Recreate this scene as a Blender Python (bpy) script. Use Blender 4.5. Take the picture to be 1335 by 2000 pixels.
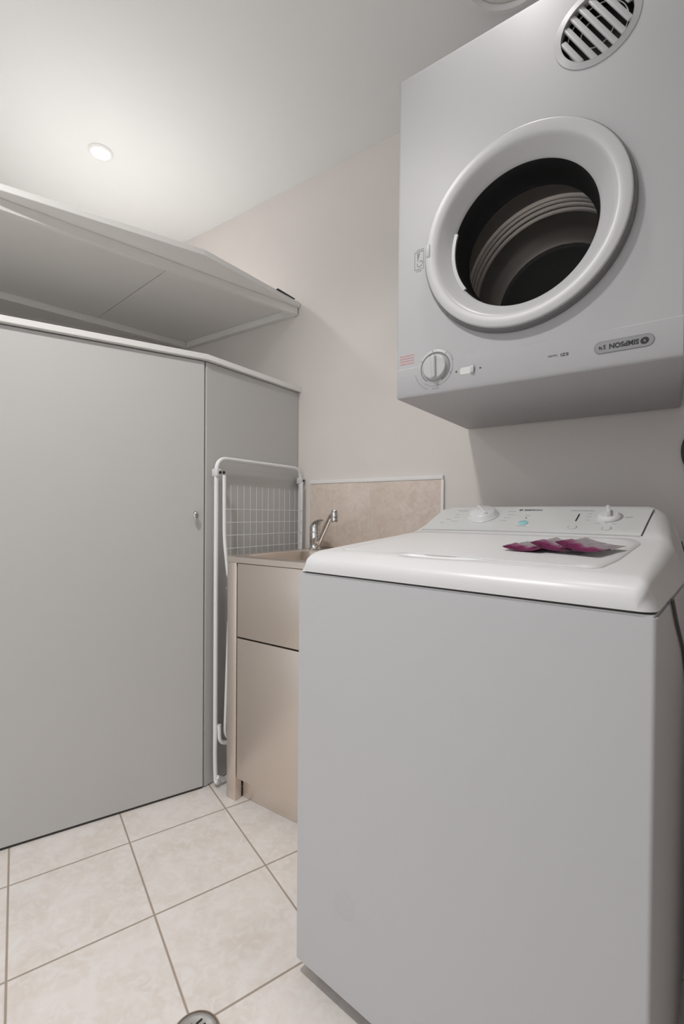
import bpy, bmesh, math, random
from mathutils import Vector, Matrix
random.seed(7)
for o in list(bpy.data.objects): bpy.data.objects.remove(o)
C = bpy.context.scene.collection
S = bpy.context.scene
PI = math.pi
R = math.radians

# ------------------------------------------------------------------ camera
F, CX, CY, PIT, ROL, TH = 914.6544, 635.6027, 1015.1395, -0.013628, 0.007761, R(35.3513)
fwd = Vector((-math.sin(TH), math.cos(TH), 0)); rgt = Vector((math.cos(TH), math.sin(TH), 0)); zup = Vector((0, 0, 1))
fw = fwd * math.cos(PIT) + zup * math.sin(PIT)
up0 = -fwd * math.sin(PIT) + zup * math.cos(PIT)
rr = rgt * math.cos(ROL) + up0 * math.sin(ROL)
uu = -rgt * math.sin(ROL) + up0 * math.cos(ROL)
cd = bpy.data.cameras.new('camera'); cam = bpy.data.objects.new('camera', cd); C.objects.link(cam)
m = Matrix.Identity(4)
for i, v in enumerate((rr, uu, -fw)):
    for j in range(3): m[j][i] = v[j]
m.translation = (0, 0, 1.0)
cam.matrix_world = m
cd.sensor_fit = 'VERTICAL'; cd.sensor_height = 36; cd.sensor_width = 24.03
cd.lens = F * 36 / 2000
cd.shift_x = (667.5 - CX) / 2000; cd.shift_y = (CY - 1000) / 2000
cd.clip_start = 0.02
S.camera = cam

# ------------------------------------------------------------------ light and exposure
S.view_settings.view_transform = 'Standard'; S.view_settings.look = 'None'
S.view_settings.gamma = 1; S.view_settings.exposure = 0.88
w = bpy.data.worlds.new('world'); S.world = w; w.use_nodes = True
w.node_tree.nodes['Background'].inputs[0].default_value = (0.95, 0.97, 1.0, 1)
w.node_tree.nodes['Background'].inputs[1].default_value = 0.62
CEIL = 2.4766
LAMPS = [((-1.888, 1.045), 15.0), ((-0.30, 0.90), 6.0), ((-0.80, 0.18), 50.0), ((-1.15, -2.3), 18.0)]
LAMP_COL = (1.0, 0.975, 0.95)

# ------------------------------------------------------------------ materials
def mat(name, col, rough=0.5, metal=0.0, coat=0.0, noise=0.0, nscale=8.0, bump=0.0, bscale=60.0, emit=None, es=0, spec=0.5):
    M = bpy.data.materials.new(name); M.use_nodes = True
    nt = M.node_tree; b = nt.nodes['Principled BSDF']
    b.inputs['Base Color'].default_value = (*col, 1); b.inputs['Roughness'].default_value = rough
    b.inputs['Metallic'].default_value = metal; b.inputs['Coat Weight'].default_value = coat
    b.inputs['Specular IOR Level'].default_value = spec
    tc = nt.nodes.new('ShaderNodeTexCoord')
    if noise or True:
        n = nt.nodes.new('ShaderNodeTexNoise'); n.inputs['Scale'].default_value = nscale; n.inputs['Detail'].default_value = 5
        nt.links.new(tc.outputs['Object'], n.inputs['Vector'])
        mx = nt.nodes.new('ShaderNodeMix'); mx.data_type = 'RGBA'
        k = max(noise, 0.01)
        mx.inputs['A'].default_value = (*[c * (1 - k) for c in col], 1); mx.inputs['B'].default_value = (*[min(1, c * (1 + k)) for c in col], 1)
        nt.links.new(n.outputs['Fac'], mx.inputs['Factor']); nt.links.new(mx.outputs['Result'], b.inputs['Base Color'])
    if bump:
        n2 = nt.nodes.new('ShaderNodeTexNoise'); n2.inputs['Scale'].default_value = bscale; n2.inputs['Detail'].default_value = 3
        nt.links.new(tc.outputs['Object'], n2.inputs['Vector'])
        bp = nt.nodes.new('ShaderNodeBump'); bp.inputs['Strength'].default_value = bump; bp.inputs['Distance'].default_value = 0.002
        nt.links.new(n2.outputs['Fac'], bp.inputs['Height']); nt.links.new(bp.outputs['Normal'], b.inputs['Normal'])
    if emit:
        b.inputs['Emission Color'].default_value = (*emit, 1); b.inputs['Emission Strength'].default_value = es
    return M

M_wall = mat('wall_paint', (0.78, 0.735, 0.70), 0.62, noise=0.02, bump=0.05, bscale=150)
M_ceil = mat('ceiling_paint', (0.88, 0.89, 0.89), 0.75, noise=0.01)
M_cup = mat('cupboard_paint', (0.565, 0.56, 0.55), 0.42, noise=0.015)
M_trimw = mat('white_trim', (0.88, 0.87, 0.855), 0.4, noise=0.01)
M_shelf = mat('shelf_paint', (0.86, 0.84, 0.81), 0.55, noise=0.02)
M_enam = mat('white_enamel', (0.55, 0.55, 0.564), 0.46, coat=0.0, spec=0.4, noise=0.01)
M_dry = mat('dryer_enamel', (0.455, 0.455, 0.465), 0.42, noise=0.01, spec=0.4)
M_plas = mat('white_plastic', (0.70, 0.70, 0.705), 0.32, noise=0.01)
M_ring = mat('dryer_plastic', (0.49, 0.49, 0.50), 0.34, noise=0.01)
M_cons = mat('console_plastic', (0.66, 0.67, 0.66), 0.38, noise=0.01)
M_gap = mat('seam_dark', (0.05, 0.045, 0.04), 0.8)
M_seam = mat('seam_grey', (0.42, 0.42, 0.41), 0.7)
M_black = mat('black_rubber', (0.016, 0.016, 0.017), 0.45)
M_blackp = mat('black_plastic', (0.02, 0.02, 0.02), 0.4)
M_ink = mat('printed_black', (0.03, 0.03, 0.03), 0.6)
M_inkg = mat('printed_grey', (0.22, 0.22, 0.23), 0.6)
M_inkr = mat('printed_red', (0.62, 0.22, 0.20), 0.6)
M_silver = mat('silver_badge', (0.29, 0.29, 0.295), 0.4, metal=0.3, noise=0.03, nscale=200)
M_chrome = mat('chrome', (0.75, 0.74, 0.73), 0.09, metal=1.0)
M_nickel = mat('brushed_nickel', (0.62, 0.61, 0.60), 0.22, metal=1.0)
M_drum = mat('drum_steel', (0.52, 0.49, 0.465), 0.34, metal=0.6, noise=0.06, nscale=14)
M_grey = mat('grey_door_edge', (0.17, 0.17, 0.175), 0.4)
M_wire = mat('white_coated_wire', (0.84, 0.84, 0.85), 0.35)
M_teal = mat('teal_button', (0.33, 0.60, 0.62), 0.4)
M_brass = mat('worn_brass_ring', (0.42, 0.33, 0.27), 0.35, metal=0.8)
M_cord = mat('dark_grey_cord', (0.06, 0.058, 0.055), 0.5)

def steel():
    M = bpy.data.materials.new('brushed_stainless'); M.use_nodes = True; nt = M.node_tree; b = nt.nodes['Principled BSDF']
    b.inputs['Metallic'].default_value = 1.0; b.inputs['Base Color'].default_value = (0.74, 0.665, 0.60, 1)
    tc = nt.nodes.new('ShaderNodeTexCoord'); mp = nt.nodes.new('ShaderNodeMapping'); mp.inputs['Scale'].default_value = (300, 300, 3)
    n = nt.nodes.new('ShaderNodeTexNoise'); n.inputs['Scale'].default_value = 1.0; n.inputs['Detail'].default_value = 4
    nt.links.new(tc.outputs['Object'], mp.inputs['Vector']); nt.links.new(mp.outputs['Vector'], n.inputs['Vector'])
    mr = nt.nodes.new('ShaderNodeMapRange'); mr.inputs['To Min'].default_value = 0.30; mr.inputs['To Max'].default_value = 0.42
    nt.links.new(n.outputs['Fac'], mr.inputs['Value']); nt.links.new(mr.outputs['Result'], b.inputs['Roughness'])
    n3 = nt.nodes.new('ShaderNodeTexNoise'); n3.inputs['Scale'].default_value = 5.0
    nt.links.new(tc.outputs['Object'], n3.inputs['Vector'])
    bp = nt.nodes.new('ShaderNodeBump'); bp.inputs['Strength'].default_value = 0.12; bp.inputs['Distance'].default_value = 0.01
    nt.links.new(n3.outputs['Fac'], bp.inputs['Height']); nt.links.new(bp.outputs['Normal'], b.inputs['Normal'])
    return M
M_steel = steel()

def stone(name, dark, light, vein, grid=None, rough=0.35):
    """mottled ceramic; grid=(ox,oy,angle,size,grout_halfwidth) adds grout lines"""
    M = bpy.data.materials.new(name); M.use_nodes = True; nt = M.node_tree; b = nt.nodes['Principled BSDF']; L = nt.links.new
    tc = nt.nodes.new('ShaderNodeTexCoord')
    n1 = nt.nodes.new('ShaderNodeTexNoise'); n1.inputs['Scale'].default_value = 9; n1.inputs['Detail'].default_value = 9; n1.inputs['Roughness'].default_value = 0.65; n1.inputs['Distortion'].default_value = 0.8
    n2 = nt.nodes.new('ShaderNodeTexNoise'); n2.inputs['Scale'].default_value = 34; n2.inputs['Detail'].default_value = 6; n2.inputs['Distortion'].default_value = 1.2
    L(tc.outputs['Object'], n1.inputs['Vector']); L(tc.outputs['Object'], n2.inputs['Vector'])
    cr = nt.nodes.new('ShaderNodeValToRGB'); e = cr.color_ramp.elements
    e[0].position = 0.36; e[0].color = (*dark, 1); e[1].position = 0.62; e[1].color = (*light, 1)
    L(n1.outputs['Fac'], cr.inputs['Fac'])
    cr2 = nt.nodes.new('ShaderNodeValToRGB'); e = cr2.color_ramp.elements
    e[0].position = 0.44; e[0].color = (0, 0, 0, 1); e[1].position = 0.66; e[1].color = (0.55, 0.55, 0.55, 1)
    L(n2.outputs['Fac'], cr2.inputs['Fac'])
    mx = nt.nodes.new('ShaderNodeMix'); mx.data_type = 'RGBA'; mx.inputs['B'].default_value = (*vein, 1)
    L(cr2.outputs['Color'], mx.inputs['Factor']); L(cr.outputs['Color'], mx.inputs['A'])
    out = mx.outputs['Result']; b.inputs['Roughness'].default_value = rough
    if grid:
        ox, oy, an, sz, gw, gcol = grid
        mp = nt.nodes.new('ShaderNodeMapping'); mp.vector_type = 'TEXTURE'
        mp.inputs['Location'].default_value = (ox, oy, 0); mp.inputs['Rotation'].default_value = (0, 0, an); mp.inputs['Scale'].default_value = (sz, sz, sz)
        L(tc.outputs['Object'], mp.inputs['Vector'])
        sp = nt.nodes.new('ShaderNodeSeparateXYZ'); L(mp.outputs['Vector'], sp.inputs['Vector'])
        fs = []
        for ax in ('X', 'Y'):
            pp = nt.nodes.new('ShaderNodeMath'); pp.operation = 'PINGPONG'; pp.inputs[1].default_value = 0.5; L(sp.outputs[ax], pp.inputs[0])
            lt = nt.nodes.new('ShaderNodeMapRange'); lt.inputs['From Min'].default_value = gw / sz * 0.6; lt.inputs['From Max'].default_value = gw / sz * 1.3
            lt.inputs['To Min'].default_value = 1; lt.inputs['To Max'].default_value = 0; L(pp.outputs[0], lt.inputs['Value']); fs.append(lt)
        mm = nt.nodes.new('ShaderNodeMath'); mm.operation = 'MAXIMUM'; L(fs[0].outputs[0], mm.inputs[0]); L(fs[1].outputs[0], mm.inputs[1])
        mg = nt.nodes.new('ShaderNodeMix'); mg.data_type = 'RGBA'; mg.inputs['B'].default_value = (*gcol, 1)
        L(mm.outputs[0], mg.inputs['Factor']); L(out, mg.inputs['A']); out = mg.outputs['Result']
        bp = nt.nodes.new('ShaderNodeBump'); bp.invert = True; bp.inputs['Strength'].default_value = 0.5; bp.inputs['Distance'].default_value = 0.002
        L(mm.outputs[0], bp.inputs['Height']); L(bp.outputs['Normal'], b.inputs['Normal'])
        mr = nt.nodes.new('ShaderNodeMapRange'); mr.inputs['To Min'].default_value = rough; mr.inputs['To Max'].default_value = 0.85
        L(mm.outputs[0], mr.inputs['Value']); L(mr.outputs[0], b.inputs['Roughness'])
    L(out, b.inputs['Base Color'])
    return M
M_floor = stone('floor_tiles', (0.755, 0.69, 0.64), (0.83, 0.79, 0.755), (0.88, 0.855, 0.84),
                (-1.0044, 0.6958, R(68.768), 0.3041, 0.0024, (0.40, 0.33, 0.27)))
M_tile = stone('splashback_tile', (0.66, 0.545, 0.465), (0.77, 0.66, 0.58), (0.81, 0.715, 0.645), None, 0.3)

# ------------------------------------------------------------------ mesh helpers
def finish(name, bm, material, parent=None, smooth=40, recalc=True):
    if recalc: bmesh.ops.recalc_face_normals(bm, faces=bm.faces)
    me = bpy.data.meshes.new(name); bm.to_mesh(me); bm.free()
    mats = material if isinstance(material, (list, tuple)) else [material]
    for mm in mats: me.materials.append(mm)
    if smooth:
        for p in me.polygons: p.use_smooth = True
        me.set_sharp_from_angle(angle=R(smooth))
    o = bpy.data.objects.new(name, me); C.objects.link(o)
    if parent: o.parent = parent
    return o
def box(bm, x0, x1, y0, y1, z0, z1, bev=0, seg=2, M=None):
    r = bmesh.ops.create_cube(bm, size=1)
    vs = r['verts']
    for v in vs:
        v.co = Vector(((x0 + x1) / 2 + v.co.x * (x1 - x0), (y0 + y1) / 2 + v.co.y * (y1 - y0), (z0 + z1) / 2 + v.co.z * (z1 - z0)))
    if bev:
        es = list({e for v in vs for e in v.link_edges})
        g = bmesh.ops.bevel(bm, geom=es, offset=bev, segments=seg, affect='EDGES', profile=0.5, clamp_overlap=True)
        vs = list({v for f in g['faces'] for v in f.verts} | {v for v in vs if v.is_valid})
    if M is not None:
        for v in vs: v.co = M @ v.co
    return vs
def boxo(name, dims, material, parent=None, bev=0, seg=2):
    bm = bmesh.new(); box(bm, *dims, bev=bev, seg=seg); return finish(name, bm, material, parent)
def prism(bm, pts, z0, z1):
    """vertical prism over plan polygon; z0/z1 numbers"""
    a = [bm.verts.new((x, y, z0)) for x, y in pts]; b = [bm.verts.new((x, y, z1)) for x, y in pts]
    bm.faces.new(a); bm.faces.new(b)
    n = len(pts)
    for i in range(n): bm.faces.new((a[i], a[(i + 1) % n], b[(i + 1) % n], b[i]))
    return a + b
def lathe(bm, prof, M, n=64, closed=False):
    """prof: list of (r, h) ; axis = local z of M"""
    rings = []
    for r, h in prof:
        if r < 1e-6: rings.append([bm.verts.new(M @ Vector((0, 0, h)))])
        else: rings.append([bm.verts.new(M @ Vector((r * math.cos(2 * PI * i / n), r * math.sin(2 * PI * i / n), h))) for i in range(n)])
    pairs = list(zip(rings, rings[1:]))
    if closed: pairs.append((rings[-1], rings[0]))
    for a, b in pairs:
        for i in range(n):
            j = (i + 1) % n
            if len(a) == 1 and len(b) == 1: continue
            if len(a) == 1: bm.faces.new((a[0], b[i], b[j]))
            elif len(b) == 1: bm.faces.new((a[i], a[j], b[0]))
            else: bm.faces.new((a[i], a[j], b[j], b[i]))
def tube(bm, pts, r, n=10, cap=True, cyclic=False):
    pts = [Vector(p) for p in pts]; N = len(pts)
    rs = r if isinstance(r, (list, tuple)) else [r] * N
    prev = None; rings = []
    for i, p in enumerate(pts):
        if cyclic: d = pts[(i + 1) % N] - pts[i - 1]
        else: d = pts[min(i + 1, N - 1)] - pts[max(i - 1, 0)]
        d.normalize()
        if prev is None:
            a = Vector((0, 0, 1)) if abs(d.z) < 0.9 else Vector((1, 0, 0))
            u = d.cross(a).normalized()
        else: u = (prev - d * prev.dot(d)).normalized()
        prev = u; v = d.cross(u)
        rings.append([bm.verts.new(p + (u * math.cos(2 * PI * k / n) + v * math.sin(2 * PI * k / n)) * rs[i]) for k in range(n)])
    prs = list(zip(rings, rings[1:]))
    if cyclic: prs.append((rings[-1], rings[0]))
    for a, b in prs:
        for k in range(n): bm.faces.new((a[k], a[(k + 1) % n], b[(k + 1) % n], b[k]))
    if cap and not cyclic: bm.faces.new(rings[0][::-1]); bm.faces.new(rings[-1])
def fillet(pts, r, n=6, cyclic=False):
    """round the corners of a polyline"""
    P = [Vector(p) for p in pts]; out = []; N = len(P)
    for i, p in enumerate(P):
        if not cyclic and i in (0, N - 1): out.append(p); continue
        a = P[i - 1]; b = P[(i + 1) % N]; ri = min(r, (a - p).length * .49, (b - p).length * .49)
        s = p + (a - p).normalized() * ri; e = p + (b - p).normalized() * ri
        for k in range(n + 1):
            t = k / n; out.append(s * (1 - t) ** 2 + p * 2 * t * (1 - t) + e * t * t)
    return out
def empty(name, loc=(0, 0, 0), rz=0):
    o = bpy.data.objects.new(name, None); C.objects.link(o); o.location = loc; o.rotation_euler = (0, 0, rz); o.empty_display_size = 0.05
    return o
def tag(o, label, cat, group=None, kind=None):
    if label: o['label'] = label
    if cat: o['category'] = cat
    if group: o['group'] = group
    if kind: o['kind'] = kind
    return o
def struct(o): o['kind'] = 'structure'; return o
def text_obj(name, txt, size, material, parent, M, sx=1.0, depth=0.0004, align='LEFT', bold=0.0):
    cu = bpy.data.curves.new('t', 'FONT'); cu.body = txt; cu.size = size; cu.extrude = depth; cu.align_x = align; cu.offset = bold
    cu.resolution_u = 3
    t = bpy.data.objects.new('t', cu); C.objects.link(t); bpy.context.view_layer.update()
    me = bpy.data.meshes.new_from_object(t.evaluated_get(bpy.context.evaluated_depsgraph_get()))
    bpy.data.objects.remove(t); me.materials.clear(); me.materials.append(material); me.name = name
    me.transform(M @ Matrix.Diagonal((sx, 1, 1, 1)))
    o = bpy.data.objects.new(name, me); C.objects.link(o); o.parent = parent
    return o
def frame(o, x, y):
    """4x4 with origin o, axes x, y, z=x cross y"""
    x = Vector(x).normalized(); y = Vector(y).normalized(); z = x.cross(y).normalized()
    M = Matrix.Identity(4)
    for i, v in enumerate((x, y, z)):
        for j in range(3): M[j][i] = v[j]
    M.translation = o
    return M
def plate(bm, pts, h0, h1, M):
    a = [bm.verts.new(M @ Vector((x, y, h0))) for x, y in pts]; b = [bm.verts.new(M @ Vector((x, y, h1))) for x, y in pts]
    n = len(pts); bm.faces.new(a[::-1]); bm.faces.new(b)
    for i in range(n): bm.faces.new((a[i], a[(i + 1) % n], b[(i + 1) % n], b[i]))
def pill(cx, cy, w, h, r, n=8):
    out = []
    for qx, qy, a0 in ((1, 1, 0), (-1, 1, 90), (-1, -1, 180), (1, -1, 270)):
        for k in range(n + 1):
            a = R(a0 + 90 * k / n); out.append((cx + qx * (w / 2 - r) + r * math.cos(a), cy + qy * (h / 2 - r) + r * math.sin(a)))
    return out
def arc_band(bm, cx, cy, r0, r1, a0, a1, h0, h1, M, n=24):
    pts = [(cx + r1 * math.cos(R(a0 + (a1 - a0) * k / n)), cy + r1 * math.sin(R(a0 + (a1 - a0) * k / n))) for k in range(n + 1)]
    pts += [(cx + r0 * math.cos(R(a1 - (a1 - a0) * k / n)), cy + r0 * math.sin(R(a1 - (a1 - a0) * k / n))) for k in range(n + 1)]
    plate(bm, pts, h0, h1, M)

# ------------------------------------------------------------------ room
YB = 1.6555; XP = -1.3288; YK = 1.1233; DO = R(22.4)
ddir = Vector((-math.sin(DO), -math.cos(DO)))          # door direction, from the kink towards the viewer
dn = Vector((math.cos(DO), -math.sin(DO)))             # door outward normal (to the room)
bm = bmesh.new(); box(bm, -4.2, 1.6, -3.2, YB + .2, -0.1, 0); struct(finish('floor', bm, M_floor, smooth=0))
bm = bmesh.new(); box(bm, -4.2, 1.6, -3.2, YB + .2, CEIL, CEIL + 0.1); struct(finish('ceiling', bm, M_ceil, smooth=0))
bm = bmesh.new(); box(bm, -4.2, 1.6, YB, YB + 0.12, 0, CEIL); struct(finish('wall_back', bm, M_wall, smooth=0))
bm = bmesh.new(); box(bm, 0.160, 0.28, 1.05, YB, 0, CEIL); box(bm, 0.160, 0.28, -0.10, 1.05, 2.1, CEIL); box(bm, 1.2, 1.32, .02, YB, 0, CEIL); box(bm, 0.28, 1.2, -0.10, 0.02, 0, CEIL); box(bm, 1.2, 1.32, -3.2, .02, 0, CEIL)  # unseen walls; opening and enclosed hall shaped to keep the washer side dark
struct(finish('wall_right', bm, M_wall, smooth=0))
# wall behind the raised platform
def P2(v): return (v.x, v.y)
WL0 = Vector((-2.17, YB)); wdir = Vector((-math.sin(R(23.5)), -math.cos(R(23.5)))); wn = Vector((-wdir.y, wdir.x))
if wn.x > 0: wn = -wn
bm = bmesh.new(); e_ = WL0 + wdir * 4.6
prism(bm, [P2(WL0), P2(e_), P2(e_ + wn * .1), P2(WL0 + wn * .1)], 0, CEIL)
struct(finish('wall_left', bm, M_wall, smooth=0))

# ------------------------------------------------------------------ low storage cupboard
cup = empty('storage_cupboard', (XP, YK, 0))
tag(cup, 'low built-in white cupboard with one wide plain door, left of the steel sink', 'cupboard')
K = Vector((XP, YK))
def rel(v, z=None): return (v.x - XP, v.y - YK)
HS = 1.5436; DL = 0.86
k0 = K + ddir * 0.004
bm = bmesh.new(); a = [rel(k0), rel(k0 + ddir * DL), rel(k0 + ddir * DL - dn * .02), rel(k0 - dn * .02)]
prism(bm, a, 0.008, HS - 0.004); bmesh.ops.bevel(bm, geom=bm.edges[:], offset=0.0012, segments=1, affect='EDGES')
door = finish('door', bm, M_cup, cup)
bm = bmesh.new()
prism(bm, [(0, 0.004), (0, YB - YK - 0.003), (-.02, YB - YK - .003), (-.02, 0.004)], 0.004, HS - 0.003); bmesh.ops.bevel(bm, geom=bm.edges[:], offset=0.001, segments=1, affect='EDGES')
finish('side_panel', bm, M_cup, cup)
# jamb beyond the door, towards the viewer
k1 = K + ddir * (DL + .01)
bm = bmesh.new(); prism(bm, [rel(k1), rel(k1 + ddir * 2.6), rel(k1 + ddir * 2.6 - dn * .02), rel(k1 - dn * .02)], 0, HS)
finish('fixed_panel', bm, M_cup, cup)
# top board, slightly proud of the fronts
ov = 0.016
def line_x(p, d, q, e):
    # intersection of p+s d, q+t e
    det = d.x * (-e.y) + e.x * d.y; r_ = q - p; s = (r_.x * (-e.y) + e.x * r_.y) / det
    return p + d * s
kk = line_x(K + dn * ov, ddir, Vector((XP + ov, YK)), Vector((0, 1)))
far = kk + ddir * 3.4
outer = [P2(Vector((XP + ov, YB - .001))), P2(kk), P2(far)]
inn = [P2(WL0 + wdir * 4.2 - wn * .002), P2(WL0 - wn * .004 + Vector((0, -.002)))]
poly = [(x - XP, y - YK) for x, y in outer + inn]
bm = bmesh.new(); prism(bm, poly, HS, HS + 0.0195); bmesh.ops.bevel(bm, geom=bm.edges[:], offset=0.0012, segments=2, affect='EDGES')
finish('top_board', bm, M_trimw, cup)
# added dark fillers: the shade inside the gaps is painted
bm = bmesh.new(); box(bm, -.06, -.024, -.02, .03, .0, HS - .001); finish('dark_gap_filler', bm, M_gap, cup)
bm = bmesh.new(); prism(bm, [rel(k0 - dn * .003), rel(k0 + ddir * 2.4 - dn * .003), rel(k0 + ddir * 2.4 - dn * .018), rel(k0 - dn * .018)], 0.0005, 0.0075)
finish('shadow_gap_strip', bm, M_gap, cup)
bm = bmesh.new(); box(bm, -.05, -.03, -.035, .0, HS + .0195, HS + .03, bev=.003); finish('black_catch', bm, M_blackp, cup)
# drop shaped pull on the door
hc = Vector((-1.3435, 1.088)); hp = Vector((hc.x - XP, hc.y - YK, 0.99)); nd = Vector((dn.x, dn.y, 0)); td = Vector((-ddir.x, -ddir.y, 0))
hM = frame(hp, td, (0, 0, 1))
bm = bmesh.new(); lathe(bm, [(0, 0), (.005, 0), (.004, .012), (.0055, .016), (0, .017)], frame(hp + Vector((0, 0, .008)), td, (0, 0, 1)) , 20)
NN = 18
for i in range(1):
    rings = []
    for a in range(9):
        ph = PI * a / 8
        ring = []
        for b in range(NN):
            t = 2 * PI * b / NN
            yy = math.sin(t); shape = 0.0105 * (1.0 if yy >= 0 else 1.0 + yy * 0.35)
            x_ = shape * math.cos(t) * math.sin(ph); y_ = (0.012 if yy > 0 else 0.020) * yy * math.sin(ph); z_ = 0.019 - 0.006 * math.cos(ph)
            ring.append(bm.verts.new(hM @ Vector((x_, y_, z_))))
        rings.append(ring)
    for a, b in zip(rings, rings[1:]):
        for i in range(NN): bm.faces.new((a[i], a[(i + 1) % NN], b[(i + 1) % NN], b[i]))
bmesh.ops.remove_doubles(bm, verts=bm.verts, dist=1e-5)
hd = finish('handle', bm, M_nickel, door); hd['label'] = 'small silver drop-shaped pull'

# ------------------------------------------------------------------ raised platform above the cupboard
pf = empty('storage_platform', (XP, YK, 1.88))
tag(pf, 'raised white painted storage platform with angled front edge above the low cupboard', 'shelf')
ZT = 1.944; ZU = 1.923; ZR = 1.889
def pl(x, y): return (x - XP, y - YK)
kx, ky = -1.339, 1.126
e1 = Vector((-1.557 - kx, 0.564 - ky)).normalized()
far = (kx + e1.x * 2.9, ky + e1.y * 2.9)
def WLp(s, off=0.003): p = WL0 + wdir * s - wn * off; return (p.x, p.y)
poly = [pl(-1.322, YB - .001), pl(kx, ky), pl(*far), pl(*WLp(3.6)), pl(WL0.x + .006, YB - .001)]
bm = bmesh.new(); prism(bm, poly, ZU - 1.88, ZT - 1.88); bmesh.ops.bevel(bm, geom=bm.edges[:], offset=0.0015, segments=1, affect='EDGES')
finish('top_board', bm, M_trimw, pf)
def rail(name, a, b, th, out):
    a = Vector(a); b = Vector(b); d = (b - a).normalized(); n = Vector((-d.y, d.x)) * out * th
    bm = bmesh.new(); prism(bm, [pl(*a), pl(*b), pl(*(b + n)), pl(*(a + n))], ZR - 1.88, ZU - 1.88 - .0003); bmesh.ops.bevel(bm, geom=bm.edges[:], offset=0.001, segments=1, affect='EDGES')
    return finish(name, bm, M_shelf, pf)
fd = (Vector((-1.613, .583)) - Vector((-1.361, 1.608))).normalized()
f0 = Vector((-1.361, 1.608)) - fd * .045
rail('front_rail', f0, f0 + fd * 2.9, .020, 1)
bd = (Vector((-2.256, .816)) - Vector((-2.107, 1.552))).normalized()
b0 = Vector((-2.107, 1.552)) - bd * .10
rail('back_rail', b0, b0 + bd * 2.4, .022, -1)
bm = bmesh.new(); box(bm, b0.x + .003 - XP, f0.x - .003 - XP, YB - .024 - YK, YB - .0015 - YK, ZR - 1.88, ZU - 1.8804, bev=.001, seg=1); finish('side_rail', bm, M_shelf, pf)
# underside lining in two sheets with a thin joint
def fx(y): return f0.x + fd.x * (y - f0.y) / fd.y - .003
def bx(y): return b0.x + bd.x * (y - b0.y) / bd.y + .003
s0, s1 = 1.192, 1.100
sl = lambda y0, y1: [pl(bx(y0), y0), pl(fx(y1), y1)]
bm = bmesh.new(); prism(bm, [pl(bx(YB - .026), YB - .026), pl(fx(YB - .026), YB - .026), pl(fx(s1 + .0015), s1 + .0015), pl(bx(s0 + .0015), s0 + .0015)], ZU - 1.885, ZU - 1.8803)
finish('underside_sheet', bm, M_shelf, pf)
bm = bmesh.new(); prism(bm, [pl(bx(s0 - .0015), s0 - .0015), pl(fx(s1 - .0015), s1 - .0015), pl(fx(-.6), -.6), pl(bx(-.6), -.6)], ZU - 1.885, ZU - 1.8803)
finish('underside_sheet', bm, M_shelf, pf)
bm = bmesh.new(); box(bm, -1.330 - XP, -1.320 - XP, 1.50 - YK, 1.615 - YK, ZT - 1.88, ZT - 1.88 + .004, bev=.001, seg=1); o = finish('metal_strip', bm, M_blackp, pf); o['label'] = 'short black strip on the top edge'

# ------------------------------------------------------------------ splashback tiles
sb = empty('tile_splashback', (-.948, YB, .856))
tag(sb, 'short splashback of two beige wall tiles behind the sink tap', 'tiled splashback')
for x0, x1 in ((-1.2523, -.9455), (-.9425, -.650)):
    boxo('tile', (x0 + .948, x1 + .948, -.010, -.0003, 0.0, .272), M_tile, sb, bev=.0012)
bm = bmesh.new(); box(bm, -1.2523 + .948, -.6425 + .948, -.0125, -.0003, .2724, .288, bev=.001); box(bm, -.6497 + .948, -.6400 + .948, -.0125, -.0003, 0, .2723, bev=.001)
o = finish('edge_trim', bm, M_trimw, sb); o['label'] = 'white edge strip'
boxo('grout_line', (-.9452 + .948, -.9428 + .948, -.008, -.0003, 0, .281), M_shelf, sb)

# ------------------------------------------------------------------ laundry sink cabinet
TX, TY, TZ = -1.226, 1.1367, .850; TW = .56; TD = YB - TY - .014
tub = empty('laundry_sink', (TX, TY, 0))
tag(tub, 'brushed stainless steel laundry sink cabinet between the cupboard and the washing machine', 'sink cabinet')
for xx in (0, TW - .045): boxo('front_post', (xx, xx + .045, 0, .03, 0, TZ - .022), M_steel, tub, bev=.002)
for xx in (0, TW - .0025): boxo('side_panel', (xx, xx + .0025, .03, TD, 0.003, TZ - .022), M_steel, tub)
boxo('back_panel', (.003, TW - .003, TD - .003, TD, .003, TZ - .022), M_steel, tub)
boxo('upper_panel', (.048, TW - .048, .002, .018, .5725, TZ - .024), M_steel, tub, bev=.0015)
boxo('door', (.048, TW - .048, .002, .020, .080, .5675), M_steel, tub, bev=.0015)
bm = bmesh.new(); box(bm, .046, TW - .046, .021, .026, .066, TZ - .03); finish('dark_gap_sheet', bm, M_gap, tub)  # dark sheet added behind the fronts, paints the shade in their gaps
boxo('kick_panel', (.046, TW - .046, .034, .037, .001, .074), M_steel, tub)
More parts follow.
